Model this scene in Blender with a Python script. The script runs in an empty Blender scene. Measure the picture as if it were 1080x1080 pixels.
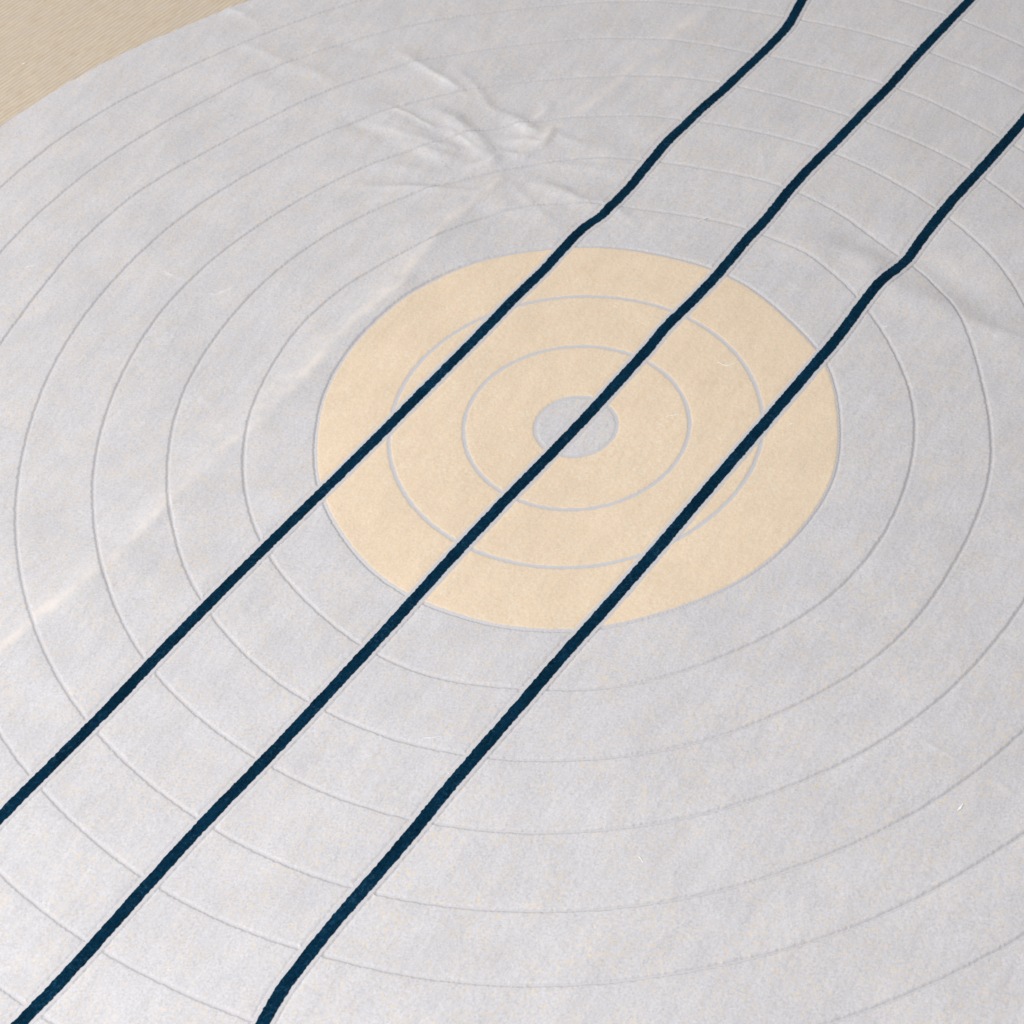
import bpy, math
import numpy as np
from mathutils import Matrix, Vector

# A round carved-pile rug with navy stripes lying on a ribbed sisal floor.
# All layout below is in "ring units" (one ring of the rug), D metres each.
D = 0.1
TOP = 0.013          # height of the pile tips above the floor (m)
rng = np.random.default_rng(7)
RINGS=[
  [0.5416, 0.0285, -0.0193, 0.0023, 0.0063] ,
  [1.494, 0.0294, -0.0095, -0.0006, -0.0037, 0.0015, 0.0006] ,
  [2.4778, 0.0102, 0.0026, -0.001, 0.006, 0.0058, 0.0007, -0.0023, -0.0003] ,
  [3.4936, 0.0037, 0.0085, -0.0204, -0.0101, 0.0221, -0.0187, -0.0041, 0.0025, -0.0072, 0.0041, 0.0014, -0.0026, 0.0052, 0.0042, 0.0013, -0.0003, 0.0002, 0.0014, 0.0002, 0.008, 0.0007, 0.0032, -0.0016, 0.0032] ,
  [4.4174, 0.028, -0.0042, 0.0068, 0.0284, 0.0027, -0.0067, 0.0062, -0.005, -0.0134, 0.0215, -0.0182, -0.0059, 0.0004, -0.021, 0.0171, 0.0042, 0.001, 0.0005, -0.007, -0.0057, 0.0005, -0.0002, 0.004, -0.0015] ,
  [5.4338, 0.0111, -0.0027, 0.0026, 0.0269, -0.0033, 0.0106, -0.0047, 0.0002, 0.0066, 0.0109, 0.001, 0.007, -0.0034, 0.0023, 0.0004, -0.0048, 0.0012, 0.0075, -0.0102, 0.0057, -0.0104, 0.0038, -0.0061, -0.0007] ,
  [6.4178, 0.0082, 0.0172, -0.0025, 0.0386, -0.0107, 0.0021, -0.0038, -0.0039, -0.003, 0.0076, -0.0128, 0.0009, -0.0087, -0.0051, -0.0073, -0.0027, -0.0051, 0.0026, -0.003, 0.0, -0.0072, 0.0042, -0.0003, -0.002] ,
  [7.431, -0.0202, 0.0111, -0.006, 0.0112, 0.0215, -0.007, 0.0122, -0.0005, -0.0024, 0.0104, -0.0084, 0.0, -0.003, -0.0019, -0.005, -0.0013, 0.0001, -0.007, 0.0057, -0.0055, 0.0063, 0.0018, 0.0059, 0.001] ,
  [8.3637, -0.0303, -0.0003, 0.0022, -0.0072, 0.0147, -0.018, 0.0143, -0.0106, -0.0072, 0.0226, -0.0099, -0.0005, -0.0022, 0.0015, 0.0119, -0.006, -0.0057, 0.0031, 0.0019, -0.0119, -0.0044, 0.0063, -0.0118, -0.0118] ,
  [9.3522, -0.0154, -0.0027, -0.0155, 0.0093, 0.0314, -0.0007, 0.0069, -0.0077, -0.0153, -0.0054, -0.0112, 0.0106, 0.0042, 0.0059, 0.0109, -0.0112, -0.0122, -0.0077, 0.0081, 0.0039, -0.0013, -0.0112, 0.0054, -0.0064] ,
  [10.3204, -0.0178, -0.0027, -0.0127, -0.0036, -0.0013, -0.0201, 0.0101, -0.0094, 0.0102, 0.0059, 0.0015, 0.0008, 0.003, 0.0055, -0.0012, 0.007, -0.0092, 0.0013, -0.0048, -0.0072, 0.0076, -0.005, -0.0012, 0.0057] ,
  [11.3678, -0.0013, -0.0009, 0.0025, -0.0008, -0.0011, 0.0031, -0.0021, -0.0032, 0.0042, 0.0002, -0.0028, 0.0036, -0.0014, -0.0046, 0.0048, 0.0017, -0.0044, 0.003, 0.0001, -0.0055, 0.0045, 0.0034, -0.0055, 0.0016] ,
]
STRIPES=[
 [ (-8.742,2.071), (-8.186,2.099), (-7.778,2.069), (-7.106,2.078), (-6.368,2.091), (-5.708,2.095), (-5.096,2.114), (-4.500,2.093), (-3.804,2.112), (-2.948,2.122), (-2.352,2.078), (-1.635,2.087), (-0.957,2.086), (-0.220,2.085), (0.528,2.095), (1.514,2.116), (2.250,2.104), (2.749,2.126), (3.238,2.138), (3.426,2.102), (3.629,2.042), (3.822,2.042), (4.305,2.071), (4.854,2.106), (5.388,2.142), (5.917,2.135), (6.412,2.135), (6.962,2.097), (7.770,2.096), (8.414,2.090), (8.869,2.111), (9.495,2.262) ],
 [ (-10.491,-0.036), (-10.177,-0.050), (-9.888,-0.063), (-9.378,-0.059), (-8.980,-0.023), (-8.407,-0.038), (-7.930,-0.004), (-7.509,-0.012), (-6.951,-0.026), (-6.388,-0.030), (-5.714,-0.058), (-5.240,-0.053), (-5.043,-0.056), (-4.538,-0.067), (-3.999,-0.062), (-3.471,-0.050), (-3.062,-0.037), (-2.193,-0.030), (-1.528,-0.024), (-0.740,-0.033), (-0.028,-0.048), (0.695,-0.054), (1.169,-0.039), (1.796,-0.050), (1.984,-0.003), (2.580,-0.045), (3.082,-0.063), (3.578,-0.058), (4.245,-0.014), (4.726,-0.030), (5.486,0.025), (6.181,0.014), (6.621,-0.012), (7.431,-0.003), (8.248,-0.017), (9.147,0.003), (10.007,-0.011), (10.708,-0.008) ],
 [ (-9.061,-2.271), (-8.852,-2.215), (-8.629,-2.176), (-8.332,-2.159), (-8.017,-2.143), (-7.540,-2.123), (-7.423,-2.124), (-6.907,-2.122), (-6.401,-2.136), (-5.843,-2.119), (-5.371,-2.120), (-4.924,-2.119), (-4.389,-2.142), (-3.779,-2.134), (-3.596,-2.129), (-2.998,-2.127), (-2.343,-2.138), (-1.748,-2.135), (-1.387,-2.153), (-0.977,-2.142), (-0.598,-2.150), (-0.161,-2.139), (0.294,-2.135), (0.671,-2.127), (1.036,-2.122), (1.497,-2.119), (1.954,-2.130), (2.617,-2.123), (3.152,-2.128), (3.670,-2.089), (4.049,-2.061), (4.389,-2.073), (4.713,-2.126), (5.061,-2.138), (5.662,-2.101), (6.405,-2.083), (7.042,-2.101), (7.780,-2.102), (8.510,-2.102) ],
]
CAM_LOC= [-0.9574682759732744, -20.731995704159022, 21.36978654284406]
CAM_R= [0.9918968412940095, -0.09424931077177384, -0.08519227459113984]
CAM_U= [0.12704588238493436, 0.7358411929117811, 0.6651293728164472]
CAM_F= [-0.0, -0.6705630516463106, 0.7418525417943834]
FOC= 2373.4968350825575
FOLDS=[
 ([ (-7.83,-2.86), (-7.49,-2.61), (-6.80,-2.03), (-6.10,-1.35), (-5.37,-0.49), (-4.61,0.42), (-3.82,1.18), (-2.86,2.42), (-2.22,3.08), (-1.38,4.36), (-0.85,4.90), (-0.54,5.17) ], 2.2, 0.15, 1.0, 0.15, 0 ),
 ([ (-7.84,-2.78), (-7.50,-2.54), (-6.81,-1.91), (-6.10,-1.19), (-5.37,-0.35), (-4.61,0.56), (-3.82,1.32), (-2.85,2.57), (-2.21,3.24), (-1.37,4.53), (-0.84,5.01) ], 5.5, 0.45, 0.42, 0.3, 2 ),
 ([ (-0.68,5.20), (-0.21,5.66), (0.65,6.40), (1.30,6.97), (2.14,7.76), (2.84,8.48), (3.54,9.10) ], 2.4, 0.2, 0.9, 0.1, 2 ),
 ([ (-2.25,7.51), (-2.07,7.31), (-1.85,7.05), (-1.63,6.84), (-1.29,6.49), (-1.12,6.32) ], 3.1, 0.051, 0.1, 0.8, 1 ),
 ([ (-1.93,8.70), (-1.68,8.39), (-1.37,8.01), (-1.13,7.71), (-0.83,7.34), (-0.69,7.16) ], 4.4, 0.082, 0.1, 0.8, 1 ),
 ([ (-2.37,9.07), (-1.96,8.70), (-1.46,8.25), (-1.05,7.82), (-0.72,7.31), (-0.56,7.07) ], 2.5, 0.18, 0.0, 0.0, 1 ),
 ([ (-1.67,7.35), (-1.40,7.05), (-1.06,6.68), (-0.75,6.11), (-0.55,5.53), (-0.47,5.24) ], 8.1, 0.154, 0.1, 0.35, 1 ),
 ([ (-1.46,6.76), (-1.22,6.48), (-0.93,6.14), (-0.73,5.81), (-0.63,5.63) ], 2.5, 0.061, 0.1, 0.5, 1 ),
 ([ (-0.35,6.77), (-0.22,6.60), (-0.07,6.38), (0.08,6.14), (0.20,5.96), (0.26,5.86) ], 9.3, 0.134, 0.05, 1.0, 1 ),
 ([ (-0.48,6.14), (-0.33,6.07), (-0.14,5.98), (0.11,5.91), (0.36,6.11), (0.49,6.22) ], 7.6, 0.102, 0.1, 0.9, 1 ),
 ([ (-0.58,5.91), (-0.41,5.81), (-0.21,5.68), (0.00,5.68), (0.12,5.68) ], 2.5, 0.061, 0.1, 0.2, 1 ),
 ([ (0.08,5.62), (0.18,5.78), (0.32,5.98), (0.39,6.29), (0.43,6.44) ], 3.4, 0.082, 0.5, 0.3, 1 ),
 ([ (-0.01,6.44), (0.12,6.53), (0.27,6.64), (0.41,6.84), (0.48,6.95) ], 3.8, 0.092, 0.3, 0.7, 1 ),
 ([ (0.04,6.59), (0.40,6.75), (0.86,6.94), (1.26,7.21), (1.47,7.34) ], 1.9, 0.18, 0.3, 0.1, 1 ),
 ([ (-3.00,5.55), (-2.44,5.39), (-1.74,5.21), (-1.19,5.04), (-0.67,4.85), (-0.41,4.75) ], 4.7, 0.092, 0.05, 0.3, 1 ),
 ([ (-2.86,5.35), (-2.31,5.19), (-1.61,4.99), (-0.93,4.77), (-0.59,4.66) ], 2.5, 0.123, 0.05, 0.2, 1 ),
 ([ (-1.27,5.40), (-1.01,5.49), (-0.69,5.58), (-0.35,5.73), (-0.18,5.81) ], 4.2, 0.102, 0.35, 0.4, 1 ),
 ([ (-1.09,4.86), (-0.92,4.92), (-0.70,4.98), (-0.47,5.16), (-0.35,5.24) ], 3.4, 0.092, 0.4, 0.2, 1 ),
 ([ (-0.41,5.41), (-0.11,5.13), (0.26,4.79), (0.60,4.47), (1.09,4.16), (1.33,4.00) ], 5.1, 0.123, 0.0, 0.12, 1 ),
 ([ (0.20,6.33), (0.40,6.10), (0.66,5.82), (0.92,5.63), (1.05,5.54) ], 3.4, 0.102, 0.1, 0.4, 1 ),
 ([ (-3.46,9.02), (-2.87,8.74), (-2.13,8.39), (-1.74,7.96), (-1.54,7.75) ], 2.9, 0.203, 0.1, 0.1, 1 ),
 ([ (-3.37,8.23), (-2.90,7.84), (-2.33,7.36), (-1.65,6.52), (-1.26,5.98), (-1.06,5.72) ], 2.9, 0.18, 0.0, 0.05, 1 ),
 ([ (-0.80,7.33), (-0.56,7.04), (-0.26,6.70), (-0.10,6.43), (-0.02,6.30) ], 2.5, 0.092, 0.1, 0.1, 1 ),
 ([ (-2.25,6.69), (-1.81,6.32), (-1.27,5.87), (-0.80,5.49), (-0.57,5.31) ], 3.4, 0.123, 0.0, 0.15, 1 ),
 ([ (-3.11,6.27), (-2.55,6.02), (-1.85,5.70), (-1.16,5.38), (-0.82,5.23) ], 2.7, 0.134, 0.0, 0.15, 1 ),
 ([ (-1.09,4.91), (-0.66,4.65), (-0.13,4.33), (0.36,3.81), (0.61,3.56) ], 2.1, 0.154, 0.0, 0.0, 1 ),
 ([ (0.74,4.68), (0.98,4.33), (1.27,3.91), (1.42,3.71) ], 1.7, 0.082, 0.0, 0.05, 1 ),
 ([ (-4.98,10.70), (-4.70,10.48), (-4.36,10.22), (-3.98,9.82), (-3.78,9.63) ], 2.5, 0.113, 0.1, 0.5, 1 ),
 ([ (-4.74,9.62), (-4.40,9.37), (-4.00,9.06), (-3.55,8.61), (-3.33,8.39) ], 2.2, 0.123, 0.1, 0.35, 1 ),
 ([ (-3.98,9.03), (-3.62,8.70), (-3.18,8.31), (-2.78,7.89), (-2.58,7.68) ], 2.2, 0.123, 0.1, 0.35, 1 ),
 ([ (-2.78,7.22), (-1.94,6.62), (-1.11,6.04), (-0.42,5.70) ], 2.4, 0.07, 0.1, 0.2, 1 ),
 ([ (-2.74,5.06), (-1.89,5.11), (-0.89,5.24) ], 2.2, 0.07, 0.1, 0.15, 1 ),
 ([ (-1.08,8.32), (-0.64,7.37), (-0.35,6.49) ], 2.4, 0.08, 0.1, 0.15, 1 ),
 ([ (-0.21,5.66), (0.53,5.29), (1.46,4.88) ], 2.4, 0.09, 0.0, 0.1, 1 ),
 ([ (-0.46,5.26), (-0.11,4.54), (0.24,3.94) ], 2.2, 0.08, 0.0, 0.1, 1 ),
 ([ (-5.44,9.24), (-4.23,8.36), (-3.07,7.28) ], 3.0, 0.35, 0.0, 0.0, 1 ),
 ([ (-1.05,6.86), (-0.51,6.29), (0.03,5.95) ], 0.0, 0.5, 0.0, 0.2, 1 ),  # no relief here, only a soft sheen cloud painted into the colour
 ([ (-2.79,6.99), (-1.81,6.32), (-0.85,5.68) ], 0.0, 0.5, 0.0, 0.25, 1 ),  # flat too: a painted sheen patch without any height
 ([ (-1.78,4.66), (-0.91,5.02), (-0.02,5.51) ], 1.5, 0.4, 0.2, 0.2, 1 ),
 ([ (0.29,5.67), (0.83,5.45), (1.67,5.39) ], 2.0, 0.3, 0.0, 0.35, 1 ),
 ([ (-8.14,8.32), (-5.89,8.59) ], 0.0, 0.3, 0.0, 0.0, 1 ),
 ([ (1.23,6.39), (1.87,5.80), (2.53,5.44) ], 3.0, 0.3, 0.0, 0.1, 1 ),
 ([ (3.28,3.25), (3.56,2.92), (4.10,2.58), (4.64,1.94), (5.15,1.30), (5.67,0.75), (6.09,0.34), (6.60,-0.12) ], 8.5, 0.36, 0.0, 0.05, 2 ),
 ([ (4.11,3.29), (4.65,2.63), (5.29,1.91), (5.92,1.25), (6.55,0.66) ], -7.0, 0.34, 0.0, 0.0, 2 ),
 ([ (5.25,1.13), (5.63,0.83), (6.11,0.43), (6.51,0.02) ], 2.0, 0.1, 0.0, 0.25, 1 ),
 ([ (-6.86,-0.73), (-5.63,0.42), (-4.33,1.83), (-3.23,3.18) ], -3.0, 0.5, 0.0, 0.0, 1 ),
 ([ (-6.07,-2.46), (-5.12,-1.52), (-3.86,-0.06), (-2.78,1.36) ], -3.5, 0.4, 0.0, 0.0, 1 ),
 ([ (-3.59,9.87), (-2.42,8.60), (-1.46,7.18), (-0.79,6.46) ], -3.0, 0.25, 0.0, 0.0, 1 ),
 ([ (-3.21,7.54), (-2.23,6.64), (-1.29,5.58) ], -3.0, 0.18, 0.0, 0.0, 1 ),
 ([ (0.34,4.88), (1.04,4.85), (1.84,4.59) ], -3.0, 0.25, 0.0, 0.0, 1 ),
 ([ (1.55,2.47), (2.45,3.10), (3.04,3.40) ], 2.0, 0.5, 0.0, 0.0, 1 ),
 ([ (3.27,-5.64), (3.50,-5.85), (3.81,-6.20) ], 0.9, 0.035, 0.1, 0.5, 1 ),
 ([ (3.93,-6.32), (4.11,-6.51), (4.37,-6.78) ], 0.9, 0.035, 0.1, 0.5, 1 ),
 ([ (-5.22,3.67), (-5.09,3.59), (-4.92,3.50), (-4.74,3.46), (-4.54,3.54), (-4.41,3.70), (-4.33,3.93) ], 0.7, 0.035, 0.1, 0.7, 1 ),
 ([ (-5.57,4.27), (-5.43,4.04), (-5.26,3.91) ], 0.7, 0.035, 0.1, 0.6, 1 ),
 ([ (-1.97,-6.92), (-1.89,-7.01), (-1.81,-7.11) ], 0.6, 0.04, 0.1, 0.5, 1 ),
 ([ (-1.74,-7.07), (-1.63,-7.15), (-1.52,-7.20), (-1.37,-7.23), (-1.26,-7.23), (-1.13,-7.18), (-1.03,-7.11), (-0.91,-6.98) ], 0.6, 0.04, 0.1, 0.5, 1 ),
 ([ (3.39,5.22), (3.34,5.01), (3.32,4.79), (3.33,4.44) ], 0.6, 0.045, 0.0, 0.5, 1 ),
 ([ (3.21,2.39), (3.26,2.20), (3.36,2.04), (3.50,2.02), (3.64,2.09) ], 0.6, 0.045, 0.0, 0.4, 1 ),
 ([ (-5.02,1.58), (-4.86,1.27), (-4.71,0.97) ], 1.0, 0.06, 0.5, 0.3, 1 ),
 ([ (-5.74,-0.92), (-5.43,-0.73) ], 1.2, 0.06, 0.7, 0.2, 1 ),
]
LINT=[
 ([ (2.21,3.70), (2.29,3.73), (2.36,3.76), (2.41,3.74) ], 1 ),
 ([ (-0.04,-6.81), (-0.02,-6.85), (0.00,-6.90) ], 1 ),
 ([ (2.05,0.82), (2.10,0.76), (2.17,0.72), (2.31,0.76) ], 1 ),
 ([ (1.22,-0.05), (1.31,-0.05), (1.40,-0.04) ], 1 ),
 ([ (2.77,-0.52), (2.81,-0.49), (2.86,-0.49) ], 1 ),
 ([ (-7.55,4.58), (-7.49,4.61), (-7.42,4.61) ], 1 ),
 ([ (-2.36,-4.84), (-2.30,-4.82), (-2.21,-4.84), (-2.10,-4.82) ], 1 ),
 ([ (4.35,1.08), (4.38,1.08), (4.40,1.06) ], 1 ),
 ([ (3.57,-6.76), (3.61,-6.73), (3.65,-6.68) ], 1 ),
 ([ (-7.90,9.75), (-7.86,9.76), (-7.83,9.77) ], 1 ),
]
WORLD = 0.56
LAMPS = [
    ('window_light', (-4.0, 1.2, 3.0), (-.1, -.4, 0), (1.5, 1.4), 112, (1.0, 0.968, 0.945)),
    ('fill_light', (-1.5, -2.05, 2.0), (-.6, -.75, 0), (1.3, 1.3), 50, (0.955, 0.98, 1.0)),
]

sc = bpy.context.scene
col = sc.collection

# ------------------------------------------------------------------ noise
def vnoise(x, y, scale, seed):
    """smooth value noise in -1..1, feature size = scale"""
    r = np.random.default_rng(seed)
    N = 512
    T = r.uniform(-1, 1, (N, N)).astype(np.float32)
    u = x / scale; v = y / scale
    iu = np.floor(u); iv = np.floor(v)
    fu = (u - iu).astype(np.float32); fv = (v - iv).astype(np.float32)
    fu = fu * fu * (3 - 2 * fu); fv = fv * fv * (3 - 2 * fv)
    iu = iu.astype(np.int64) % N; iv = iv.astype(np.int64) % N
    ju = (iu + 1) % N; jv = (iv + 1) % N
    return (T[iu, iv] * (1 - fu) + T[ju, iv] * fu) * (1 - fv) + (T[iu, jv] * (1 - fu) + T[ju, jv] * fu) * fv

def sstep(a, b, x):
    t = np.clip((x - a) / (b - a), 0, 1)
    return t * t * (3 - 2 * t)

def polydist(x, y, pts):
    """distance to a polyline, and position along it 0..1"""
    pts = np.array(pts, float)
    seg = np.hypot(*np.diff(pts, axis=0).T); cum = np.concatenate([[0], np.cumsum(seg)]); L = cum[-1]
    best = np.full(x.shape, 1e9); tt = np.zeros(x.shape)
    for i in range(len(seg)):
        ax, ay = pts[i]; dx, dy = pts[i + 1] - pts[i]
        k = np.clip(((x - ax) * dx + (y - ay) * dy) / seg[i] ** 2, 0, 1)
        d = np.hypot(x - ax - k * dx, y - ay - k * dy)
        m = d < best
        best = np.where(m, d, best); tt = np.where(m, (cum[i] + k * seg[i]) / L, tt)
    return best, tt

# --------------------------------------------------------------- rug layout
ANG = math.radians(48.5)
UX, UY = math.cos(ANG), math.sin(ANG)

def ring_radius(k, th):
    c = RINGS[k]
    r = np.full(th.shape, c[0])
    for j in range((len(c) - 1) // 2):
        r = r + c[1 + 2 * j] * np.cos((j + 1) * th) + c[2 + 2 * j] * np.sin((j + 1) * th)
    return r

def axis(a, b, lo, hi, fine, coarse):
    return np.concatenate([np.arange(a, lo, coarse), np.arange(lo, hi, fine), np.arange(hi, b + coarse, coarse)])

FINE = 0.0125
gx = axis(-11.8, 11.8, -8.7, 8.4, FINE, 0.06)
gy = axis(-11.8, 11.8, -9.8, 11.5, FINE, 0.06)
nx, ny = len(gx), len(gy)
X, Y = np.meshgrid(gx, gy, indexing='ij')
X = X.ravel(); Y = Y.ravel()
RHO = np.hypot(X, Y); TH = np.arctan2(Y, X)

# ragged, slightly stepped hand-carved edges
wob = 0.003 * vnoise(X, Y, 0.09, 1) + 0.0075 * vnoise(X, Y, 0.028, 2)

# signed distances (ring units)
band = np.zeros(X.shape, np.int16)
dgro = np.full(X.shape, 1e9)                 # distance to the nearest groove centre line, less its half width
ring_tab = np.linspace(-math.pi, math.pi, 2881)
edge_d = None
for k in range(12):
    rk = np.interp(TH, ring_tab, ring_radius(k, ring_tab))
    if k == 11:
        edge_d = rk - RHO + 0.009 * vnoise(X, Y, 0.22, 5) + 0.008 * vnoise(X, Y, 0.09, 6)
    else:
        band += (RHO > rk)
        hw = 0.027 if k < 4 else 0.019
        dgro = np.minimum(dgro, np.abs(RHO - rk) - hw)
T = X * UX + Y * UY; S = -X * UY + Y * UX
stripe_id = np.full(X.shape, -1, np.int16)
dstr = np.full(X.shape, 1e9)
for i, pts in enumerate(STRIPES):
    pts = np.array(pts)
    t0, s0 = pts[:, 0], pts[:, 1]
    def ext(a, b, far):
        k = (s0[b] - s0[a]) / (t0[b] - t0[a]); return s0[b] + k * (far - t0[b])
    tl, tr = t0[0] - 3.5, t0[-1] + 3.5
    tt = np.concatenate([[tl], t0, [tr]])
    ss = np.concatenate([[ext(2, 0, tl)], s0, [ext(-3, -1, tr)]])
    ft = np.arange(-14, 14, 0.02)
    fs = np.interp(ft, tt, ss)
    def smooth(f, sig):
        h = int(sig * 3); kern = np.exp(-0.5 * (np.arange(-h, h + 1) / sig) ** 2); kern /= kern.sum()
        return np.convolve(np.pad(f, h, mode='edge'), kern, mode='valid')
    up = np.maximum(sstep(0.5, 2.5, ft), (1 - sstep(-7.5, -6.5, ft)) if i == 2 else 0)                              # the far half is kinked, the near half runs true
    fs = smooth(smooth(fs, 24) * (1 - up) + smooth(fs, 5 if i == 0 else 8) * up, 2)
    gr = np.gradient(fs, ft)
    d = np.abs(S - np.interp(T, ft, fs)) / np.sqrt(1 + np.interp(T, ft, gr) ** 2)
    m = d < 0.103
    stripe_id[m] = i
    dstr = np.minimum(dstr, d)
# pile distance: >0 in tufted pile, <0 in the carved channels
e_str_in = 0.079 - dstr                      # inside a stripe
e_str_out = dstr - 0.126
e_field = np.minimum(dgro, e_str_out)
E = np.where(stripe_id >= 0, e_str_in, e_field)
E = E + wob
E_EDGE = edge_d

# ----------------------------------------------------------- relief of the cloth
Z = np.zeros(X.shape)
WEAR = np.zeros(X.shape)
PAINTED_SHINE = np.zeros(X.shape)  # mask for highlights painted on creases, pressed marks and soft patches
for n, (pts, h, w, wear, painted_shine, taper) in enumerate(FOLDS):
    P = np.array(pts); pad = 4 * w
    idx = np.where((X > P[:, 0].min() - pad) & (X < P[:, 0].max() + pad) & (Y > P[:, 1].min() - pad) & (Y < P[:, 1].max() + pad))[0]
    x, y = X[idx], Y[idx]
    d, t = polydist(x + (.05 if w > .3 or n == 0 else .02) * vnoise(x, y, .35, 50 + n), y + (.05 if w > .3 or n == 0 else .02) * vnoise(x, y, .35, 90 + n), pts)
    tap = sstep(0, .45, t) * sstep(0, .45, 1 - t) if taper == 1 else sstep(0, .15, t) * sstep(0, .15, 1 - t) if taper else 1.0

    amp = h * (0.75 + 0.35 * vnoise(x, y, .5, 130 + n)) * tap
    Z[idx] += 0.001 * amp * np.exp(-(d / w) ** 2)
    PAINTED_SHINE[idx] = np.maximum(PAINTED_SHINE[idx], painted_shine * tap * np.exp(-(d / (w * .8)) ** 2) * np.clip(0.75 + 0.4 * vnoise(x, y, .16, 210 + n) + .35 * vnoise(x, y, .07, 290 + n), 0, 1.1))
    WEAR[idx] = np.maximum(WEAR[idx], wear * tap * np.exp(-(d / (w * .55 if w > .1 else w * .8)) ** 2) * np.clip(0.55 + 0.5 * vnoise(x, y, .55, 170 + n) + .4 * vnoise(x, y, .13, 250 + n), 0, 1))
# dent left by a small foot
dd = np.hypot(X + 6.75, Y - 5.20)
Z -= 0.0005 * np.exp(-((dd - 0.055) / 0.022) ** 2)
# broad undulation of a rug that has been folded
Z += 0.0034 * vnoise(X, Y, 2.3, 11) + 0.0009 * vnoise(X, Y, 0.95, 12) + 0.0002 * vnoise(X, Y, 0.42, 13)
far = sstep(1.0, 6.5, Y + 0.4 * -X)                     # the far side is more rumpled
Z += far * (0.0010 * vnoise(T * .45, S, 0.6, 15) + 0.0005 * vnoise(X * .6 + Y * .5, Y * .9 - X * .7, 0.25, 16))
# lay fibres lean with the stripes: streaks
Z += 0.00016 * vnoise(T, S * 3.0, 0.18, 14)
# pile tip fuzz
fuzz = 0.00014 * vnoise(X, Y, 0.05, 21) + 0.00016 * vnoise(X, Y, 0.024, 22) + 0.00012 * rng.uniform(-1, 1, X.shape)
E_all = np.minimum(E, E_EDGE)
soft = (stripe_id < 0) & (e_str_out < dgro)               # the pile slopes gently beside the stripes
prof = np.where(soft, sstep(-0.02, 0.05, E), sstep(-0.006, 0.010, E))
shoulder = np.exp(-np.clip(E, 0, 9) / 0.045)
deep = np.where((stripe_id >= 0) | (e_str_out < 0.0), 0.0, 1.0)      # channels beside the stripes are shallower
Z += TOP - (0.0004 + np.where(band < 4, 0.0007, 0.0018) * deep) * (1 - prof) - 0.0003 * shoulder * prof * (stripe_id < 0)
Z += fuzz * (0.25 + 0.75 * sstep(0, 0.05, E))
# the outer rim rolls down to the floor
rim = sstep(-0.03, 0.02, E_EDGE)
Z = np.where(E_EDGE < 0.1, 0.0005 + (Z - 0.0005) * rim - 0.0012 * np.exp(-np.clip(E_EDGE, 0, 9) / .03) * rim, Z)
del fuzz, shoulder, prof, dd, soft

# ----------------------------------------------------------------- materials
def new_mat(name):
    m = bpy.data.materials.new(name); m.use_nodes = True
    nt = m.node_tree; nt.nodes.clear()
    out = nt.nodes.new('ShaderNodeOutputMaterial'); b = nt.nodes.new('ShaderNodeBsdfPrincipled')
    nt.links.new(b.outputs[0], out.inputs[0])
    return m, nt, b

def noise(nt, co, scale, detail=2.0, rough=.55):
    n = nt.nodes.new('ShaderNodeTexNoise'); n.inputs['Scale'].default_value = scale
    n.inputs['Detail'].default_value = detail; n.inputs['Roughness'].default_value = rough
    nt.links.new(co, n.inputs['Vector']); return n.outputs['Fac']

def ramp(nt, v, a, b, lo=0.0, hi=1.0):
    r = nt.nodes.new('ShaderNodeMapRange'); r.interpolation_type = 'SMOOTHSTEP'
    for k, q in zip(('From Min', 'From Max', 'To Min', 'To Max'), (a, b, lo, hi)): r.inputs[k].default_value = q
    nt.links.new(v, r.inputs['Value']); return r.outputs[0]

def mix(nt, f, a, b, blend='MIX'):
    m = nt.nodes.new('ShaderNodeMix'); m.data_type = 'RGBA'; m.blend_type = blend
    if isinstance(f, float): m.inputs[0].default_value = f
    else: nt.links.new(f, m.inputs[0])
    for s, v in ((6, a), (7, b)):
        if isinstance(v, tuple): m.inputs[s].default_value = (*v, 1)
        else: nt.links.new(v, m.inputs[s])
    return m.outputs[2]

def attr(nt, name):
    a = nt.nodes.new('ShaderNodeAttribute'); a.attribute_name = name; return a.outputs['Fac']

GROOVE = (0.578, 0.56, 0.574)

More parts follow.
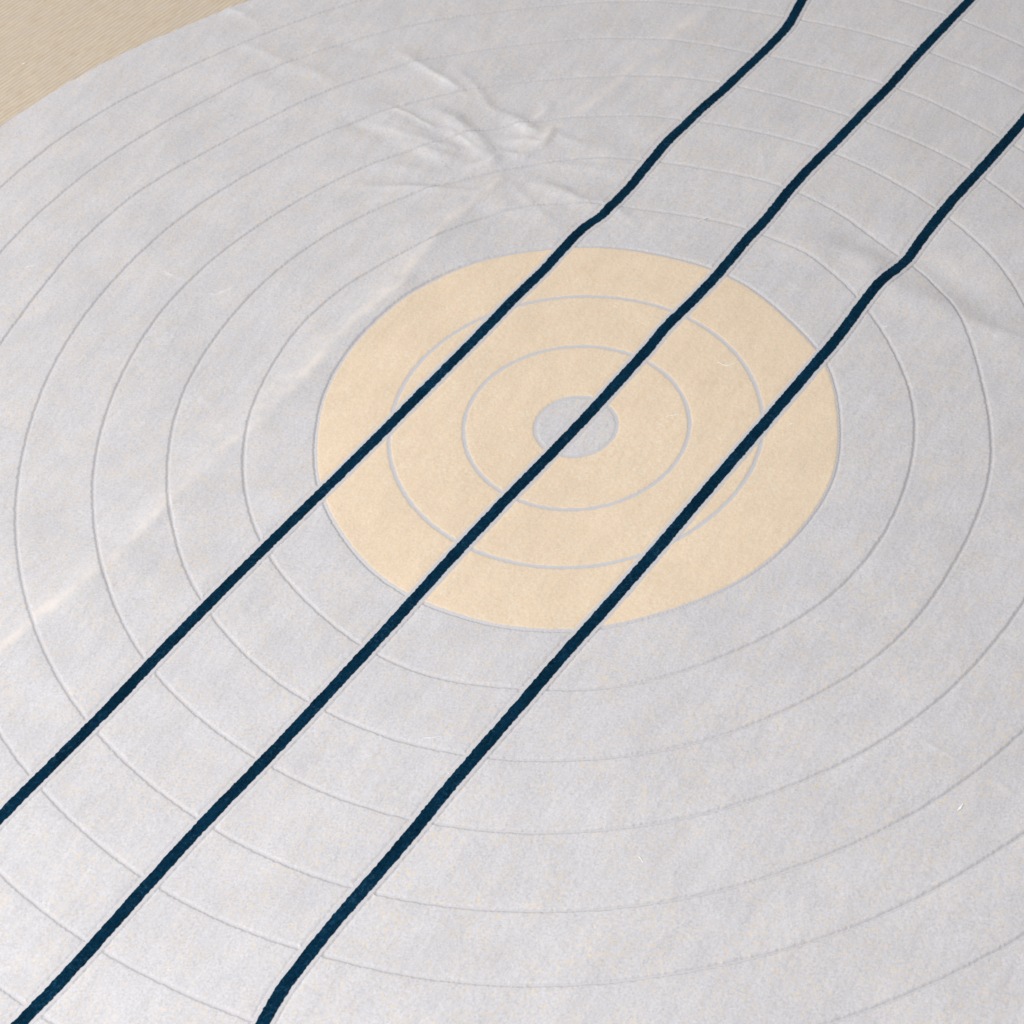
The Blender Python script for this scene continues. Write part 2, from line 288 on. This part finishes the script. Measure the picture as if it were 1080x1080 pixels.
def pile_material(name, base, light, dark, fleck, fleck_amt, wear_col, sheen, tints, nap_amt, sheen_tint=(1, 1, 1)):
    m, nt, b = new_mat(name)
    co = nt.nodes.new('ShaderNodeTexCoord').outputs['Object']
    ro = nt.nodes.new('ShaderNodeMapping'); ro.inputs['Rotation'].default_value = (0, 0, -ANG - .12)
    nt.links.new(co, ro.inputs['Vector'])
    st = nt.nodes.new('ShaderNodeMapping'); st.inputs['Scale'].default_value = (.28, 1, 1)
    nt.links.new(ro.outputs[0], st.inputs['Vector'])
    lay = st.outputs[0]                                                               # runs along the brushed nap
    c = mix(nt, ramp(nt, noise(nt, co, 330, 3, .65), .30, .70), dark, light)          # tuft by tuft
    c = mix(nt, 0.25, c, base)
    c = mix(nt, ramp(nt, noise(nt, lay, 260, 3, .6), .35, .65, 0, .5), c, mix(nt, 0.5, base, light))   # combed fibres
    # yarn tints: cool, rosy
    c = mix(nt, ramp(nt, noise(nt, co, 120, 3, .6), .50, .66, 0, .55), c, tints[0])
    c = mix(nt, ramp(nt, noise(nt, co, 75, 3, .6), .54, .68, 0, .5), c, tints[1])
    # heathered flecks of cream yarn, gathered in loose clouds
    fl = nt.nodes.new('ShaderNodeMath'); fl.operation = 'MULTIPLY'
    nt.links.new(ramp(nt, noise(nt, co, 240, 3, .65), .52, .67, 0, fleck_amt), fl.inputs[0])
    nt.links.new(ramp(nt, noise(nt, co, 26, 3), .36, .62), fl.inputs[1])
    c = mix(nt, fl.outputs[0], c, fleck)
    # brushed nap: broad clouds and long strokes
    lo = 1 - nap_amt
    nap = mix(nt, ramp(nt, noise(nt, co, 11, 5, .62), .3, .7), (lo, lo, lo), (1.0, 1.0, 1.0))
    c = mix(nt, 1.0, c, nap, 'MULTIPLY')
    nap2 = mix(nt, ramp(nt, noise(nt, lay, 55, 4, .6), .32, .68), (lo, lo, lo), (1.0, 1.0, 1.0))
    c = mix(nt, 1.0, c, nap2, 'MULTIPLY')
    if wear_col:
        c = mix(nt, ramp(nt, attr(nt, 'wear'), 0.0, 1.0, 0, .75), c, wear_col)
        c = mix(nt, ramp(nt, attr(nt, 'painted_shine'), 0.0, 1.0, 0, .55), c, (.84, .83, .82))  # highlight painted into the base colour, lightening the pile where masked
    e = ramp(nt, attr(nt, 'pile'), -0.006, 0.006)
    g = mix(nt, ramp(nt, noise(nt, co, 400, 2), .3, .7), tuple(v * .95 for v in GROOVE), GROOVE)
    c = mix(nt, e, g, c)
    nt.links.new(c, b.inputs['Base Color'])
    b.inputs['Roughness'].default_value = .95
    b.inputs['Specular IOR Level'].default_value = .03
    b.inputs['Sheen Weight'].default_value = sheen
    b.inputs['Sheen Roughness'].default_value = .45
    b.inputs['Sheen Tint'].default_value = (*sheen_tint, 1)
    bp = nt.nodes.new('ShaderNodeBump'); bp.inputs['Strength'].default_value = .3; bp.inputs['Distance'].default_value = .0006
    nt.links.new(noise(nt, lay, 500, 3), bp.inputs['Height']); nt.links.new(bp.outputs[0], b.inputs['Normal'])
    return m

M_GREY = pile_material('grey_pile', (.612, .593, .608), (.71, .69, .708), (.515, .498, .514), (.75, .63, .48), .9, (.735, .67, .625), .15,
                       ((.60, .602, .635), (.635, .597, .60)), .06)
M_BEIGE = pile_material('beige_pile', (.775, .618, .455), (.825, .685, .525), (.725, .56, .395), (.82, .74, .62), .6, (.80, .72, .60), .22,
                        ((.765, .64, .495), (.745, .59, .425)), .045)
M_NAVY = pile_material('navy_pile', (.001, .017, .041), (.003, .042, .088), (.0008, .007, .018), (.03, .10, .17), .4, None, .11,
                       ((.003, .030, .062), (.001, .013, .032)), .25, (.08, .36, .62))

def floor_material():
    m, nt, b = new_mat('ribbed_sisal')
    tc = nt.nodes.new('ShaderNodeTexCoord').outputs['Object']
    mp = nt.nodes.new('ShaderNodeMapping'); mp.inputs['Scale'].default_value = (.18, 1, 1)
    nt.links.new(tc, mp.inputs['Vector'])
    c = mix(nt, ramp(nt, noise(nt, mp.outputs[0], 260, 3), .3, .7), (.56, .465, .355), (.67, .575, .455))
    c = mix(nt, ramp(nt, noise(nt, tc, 30, 3), .35, .65, 0, .5), c, (.61, .535, .45))
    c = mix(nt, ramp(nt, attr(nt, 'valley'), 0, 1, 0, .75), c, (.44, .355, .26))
    nt.links.new(c, b.inputs['Base Color']); b.inputs['Roughness'].default_value = .9
    b.inputs['Specular IOR Level'].default_value = .15
    bp = nt.nodes.new('ShaderNodeBump'); bp.inputs['Strength'].default_value = .5; bp.inputs['Distance'].default_value = .001
    nt.links.new(noise(nt, tc, 500, 2), bp.inputs['Height']); nt.links.new(bp.outputs[0], b.inputs['Normal'])
    return m
M_FLOOR = floor_material()

def lint_material():
    m, nt, b = new_mat('white_lint')
    co = nt.nodes.new('ShaderNodeTexCoord').outputs['Object']
    c = mix(nt, noise(nt, co, 900, 1), (.88, .87, .85), (.95, .94, .92))
    nt.links.new(c, b.inputs['Base Color']); b.inputs['Roughness'].default_value = .6
    b.inputs['Sheen Weight'].default_value = .3
    return m
M_LINT = lint_material()

# ------------------------------------------------------------------- meshes
def mesh_object(name, verts, quads, material, parent=None, attrs=None):
    me = bpy.data.meshes.new(name)
    nv, nf = len(verts), len(quads)
    me.vertices.add(nv); me.vertices.foreach_set('co', np.ascontiguousarray(verts, np.float32).ravel())
    me.loops.add(nf * 4); me.loops.foreach_set('vertex_index', np.ascontiguousarray(quads, np.int32).ravel())
    me.polygons.add(nf); me.polygons.foreach_set('loop_start', np.arange(0, nf * 4, 4, dtype=np.int32))
    me.polygons.foreach_set('use_smooth', np.ones(nf, bool))
    me.materials.append(material)
    for k, v in (attrs or {}).items():
        a = me.attributes.new(k, 'FLOAT', 'POINT'); a.data.foreach_set('value', np.ascontiguousarray(v, np.float32))
    me.update(calc_edges=True); me.validate()
    o = bpy.data.objects.new(name, me); col.objects.link(o)
    if parent: o.parent = parent
    return o

# quads of the whole grid, sorted into the rug's parts by their middle
i = np.arange(nx - 1)[:, None] * ny + np.arange(ny - 1)[None, :]
i = i.ravel()
Q = np.stack([i, i + ny, i + ny + 1, i + 1], 1)
keep = (E_EDGE[Q].max(1) > -0.035)
Q = Q[keep]
fs_ = stripe_id[Q].max(1)
fb = band[Q].max(1)
XYZ = np.stack([X * D, Y * D, Z], 1)

rug = bpy.data.objects.new('rug', None); col.objects.link(rug)
rug.empty_display_size = .2
rug['label'] = 'round pale grey rug with carved rings, beige bullseye and three navy stripes'
rug['category'] = 'rug'

def part(name, sel, material, label=None):
    q = Q[sel]
    if not len(q): return None
    used, inv = np.unique(q, return_inverse=True)
    o = mesh_object(name, XYZ[used], inv.reshape(-1, 4), material, rug, {'pile': E[used], 'wear': WEAR[used], 'painted_shine': PAINTED_SHINE[used]})
    if label: o['label'] = label
    return o

part('centre_disc', (fb == 0) & (fs_ < 0), M_GREY, 'small grey disc at the middle of the beige bullseye')
for k, lab in ((1, 'innermost beige ring around the small grey disc'), (2, 'middle beige ring'), (3, 'outermost beige ring, bordering the grey pile')):
    part('beige_ring', (fb == k) & (fs_ < 0), M_BEIGE, lab)
for k in range(4, 12):
    part('grey_ring', (fb == k) & (fs_ < 0), M_GREY, {4: 'grey ring touching the beige bullseye', 11: 'outermost grey ring with the rug edge'}.get(k))
for k, lab in ((0, 'left navy stripe'), (1, 'middle navy stripe, crossing the grey centre disc'), (2, 'right navy stripe')):
    part('navy_stripe', fs_ == k, M_NAVY, lab)

def surf_z(x, y):
    ix = np.clip(np.searchsorted(gx, x), 1, nx - 2); iy = np.clip(np.searchsorted(gy, y), 1, ny - 2)
    zz = Z.reshape(nx, ny)[ix - 1:ix + 2, iy - 1:iy + 2]
    return float(zz.max())

# -------------------------------------------------------------- ribbed floor
def make_floor():
    a = math.radians(44.0); pitch = 0.0075; per = 8
    half = 2.6
    n = int(2 * half / pitch) * per + 1
    v = np.linspace(-half, half, n)
    u = np.linspace(-half, half, 320)
    U, V = np.meshgrid(u, v, indexing='ij'); U = U.ravel(); V = V.ravel()
    ph = (V / pitch) % 1.0
    prof = np.sin(np.pi * ph) ** .7
    zz = 0.0014 * prof - 0.0020
    zz += 0.00018 * vnoise(U, V * 6, .02, 31) * prof
    Vw = V + 0.0012 * vnoise(U, V * .3, .25, 32)
    x = U * math.cos(a) - Vw * math.sin(a); y = U * math.sin(a) + Vw * math.cos(a)
    nu, nv = len(u), len(v)
    j = (np.arange(nu - 1)[:, None] * nv + np.arange(nv - 1)[None, :]).ravel()
    q = np.stack([j, j + nv, j + nv + 1, j + 1], 1)
    # object axes follow the ribs, so the yarn texture runs along them
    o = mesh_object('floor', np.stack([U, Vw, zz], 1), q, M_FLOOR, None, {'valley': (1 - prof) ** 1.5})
    o.rotation_euler = (0, 0, a)
    o['kind'] = 'structure'
make_floor()

# ------------------------------------------------------------- loose lint
LINT_LABELS = [
    ('lint_fibre', 'short bent white fibre on grey pile just above the bullseye, beside the middle stripe', .00075),
    ('lint_fibre', 'tiny pale sliver on foreground grey pile, right of the right navy stripe', .0006),
    ('lint_fibre', 'curved cream lint fibre on the middle beige ring, between the middle and right navy stripes', .0007),
    ('lint_fibre', 'straight cream lint fibre beside the grey line around the innermost beige ring', .0007),
    ('lint_fibre', 'tiny cream lint fibre on the beige pile right of the right navy stripe', .0008),
    ('lint_fibre', 'pale lint fibre on the grey pile at the far left, below the ribbed floor', .0007),
    ('lint_fibre', 'long pale fibre on grey pile below the bullseye, between middle and right stripes', .0006),
    ('lint_fibre', 'tiny white speck on grey pile, right of the bullseye and below the bent right stripe', .0007),
    ('lint_fluff', 'oval white fluff of lint on the grey pile at lower right', .0016),
    ('lint_fibre', 'small pale lint fibre lying on the ribbed beige floor', .0011),
]

def make_lint(pts, spec):
    name, label, r = spec
    P = np.array(pts)
    t = np.linspace(0, 1, 14); tk = np.linspace(0, 1, len(P))
    px = np.interp(t, tk, P[:, 0]); py = np.interp(t, tk, P[:, 1])
    k = np.array([.25, .5, .25])
    for _ in range(3):
        px[1:-1] = np.convolve(px, k, 'valid'); py[1:-1] = np.convolve(py, k, 'valid')
    on_floor = math.hypot(px[0], py[0]) > 11.5
    base = [(-0.0006 if on_floor else surf_z(a, b)) for a, b in zip(px, py)]
    base = np.array(base); base[1:-1] = np.convolve(base, k, 'valid')
    r *= .75
    cz = base + r * .1 + 0.0001 * np.sin(np.pi * t)
    ox, oy, oz = px.mean() * D, py.mean() * D, float(base.min())
    vs = []; qs = []; m = 6
    for i in range(14):
        a = max(i - 1, 0); b = min(i + 1, 13)
        tx, ty = px[b] - px[a], py[b] - py[a]; L = math.hypot(tx, ty); nxx, nyy = -ty / L, tx / L
        rr = r * (0.25 + 0.75 * math.sin(math.pi * (0.06 + 0.88 * t[i])) ** .6) * (1 + .25 * math.sin(9 * t[i] + px[0]))
        for s in range(m):
            q = 2 * math.pi * s / m
            vs.append((px[i] * D - ox + nxx * rr * math.cos(q), py[i] * D - oy + nyy * rr * math.cos(q), cz[i] - oz + rr * .7 * math.sin(q)))
    for i in range(13):
        for s in range(m):
            qs.append((i * m + s, i * m + (s + 1) % m, (i + 1) * m + (s + 1) % m, (i + 1) * m + s))
    for b in (0, 13 * m):
        f = [b, b + 1, b + 2, b + 3]; g = [b, b + 3, b + 4, b + 5]
        qs += [f[::-1], g[::-1]] if b == 0 else [f, g]
    o = mesh_object(name, np.array(vs), np.array(qs), M_LINT)
    o.location = (ox, oy, oz)
    o['label'] = label; o['category'] = 'lint'; o['group'] = 'stray lint on the rug and floor'
for (pts, _), spec in zip(LINT, LINT_LABELS): make_lint(pts, spec)

# ------------------------------------------------------------------- lights
world = bpy.data.worlds.new('World'); sc.world = world; world.use_nodes = True
bg = world.node_tree.nodes['Background']
bg.inputs[0].default_value = (1.0, 1.0, 1.0, 1); bg.inputs[1].default_value = WORLD

def area(name, loc, target, size, power, color):
    l = bpy.data.lights.new(name, 'AREA'); l.shape = 'RECTANGLE'; l.size, l.size_y = size
    l.energy = power; l.color = color
    o = bpy.data.objects.new(name, l); col.objects.link(o); o.location = loc
    o.rotation_euler = (Vector(target) - Vector(loc)).to_track_quat('-Z', 'Y').to_euler()
for a in LAMPS: area(*a)

# ------------------------------------------------------------------- camera
cam = bpy.data.cameras.new('camera'); co = bpy.data.objects.new('camera', cam); col.objects.link(co)
cam.sensor_width = 36; cam.lens = FOC / 1080 * 36
M = Matrix((CAM_R, CAM_U, CAM_F)).transposed().to_4x4()
M.translation = Vector(CAM_LOC) * D + Vector((0, 0, TOP))
co.matrix_world = M
cam.clip_start = .05; cam.clip_end = 100
cam.dof.use_dof = True; cam.dof.focus_distance = 2.65; cam.dof.aperture_fstop = 14
sc.camera = co
sc.view_settings.view_transform = 'Standard'; sc.view_settings.look = 'None'
sc.view_settings.exposure = 0; sc.view_settings.gamma = 1
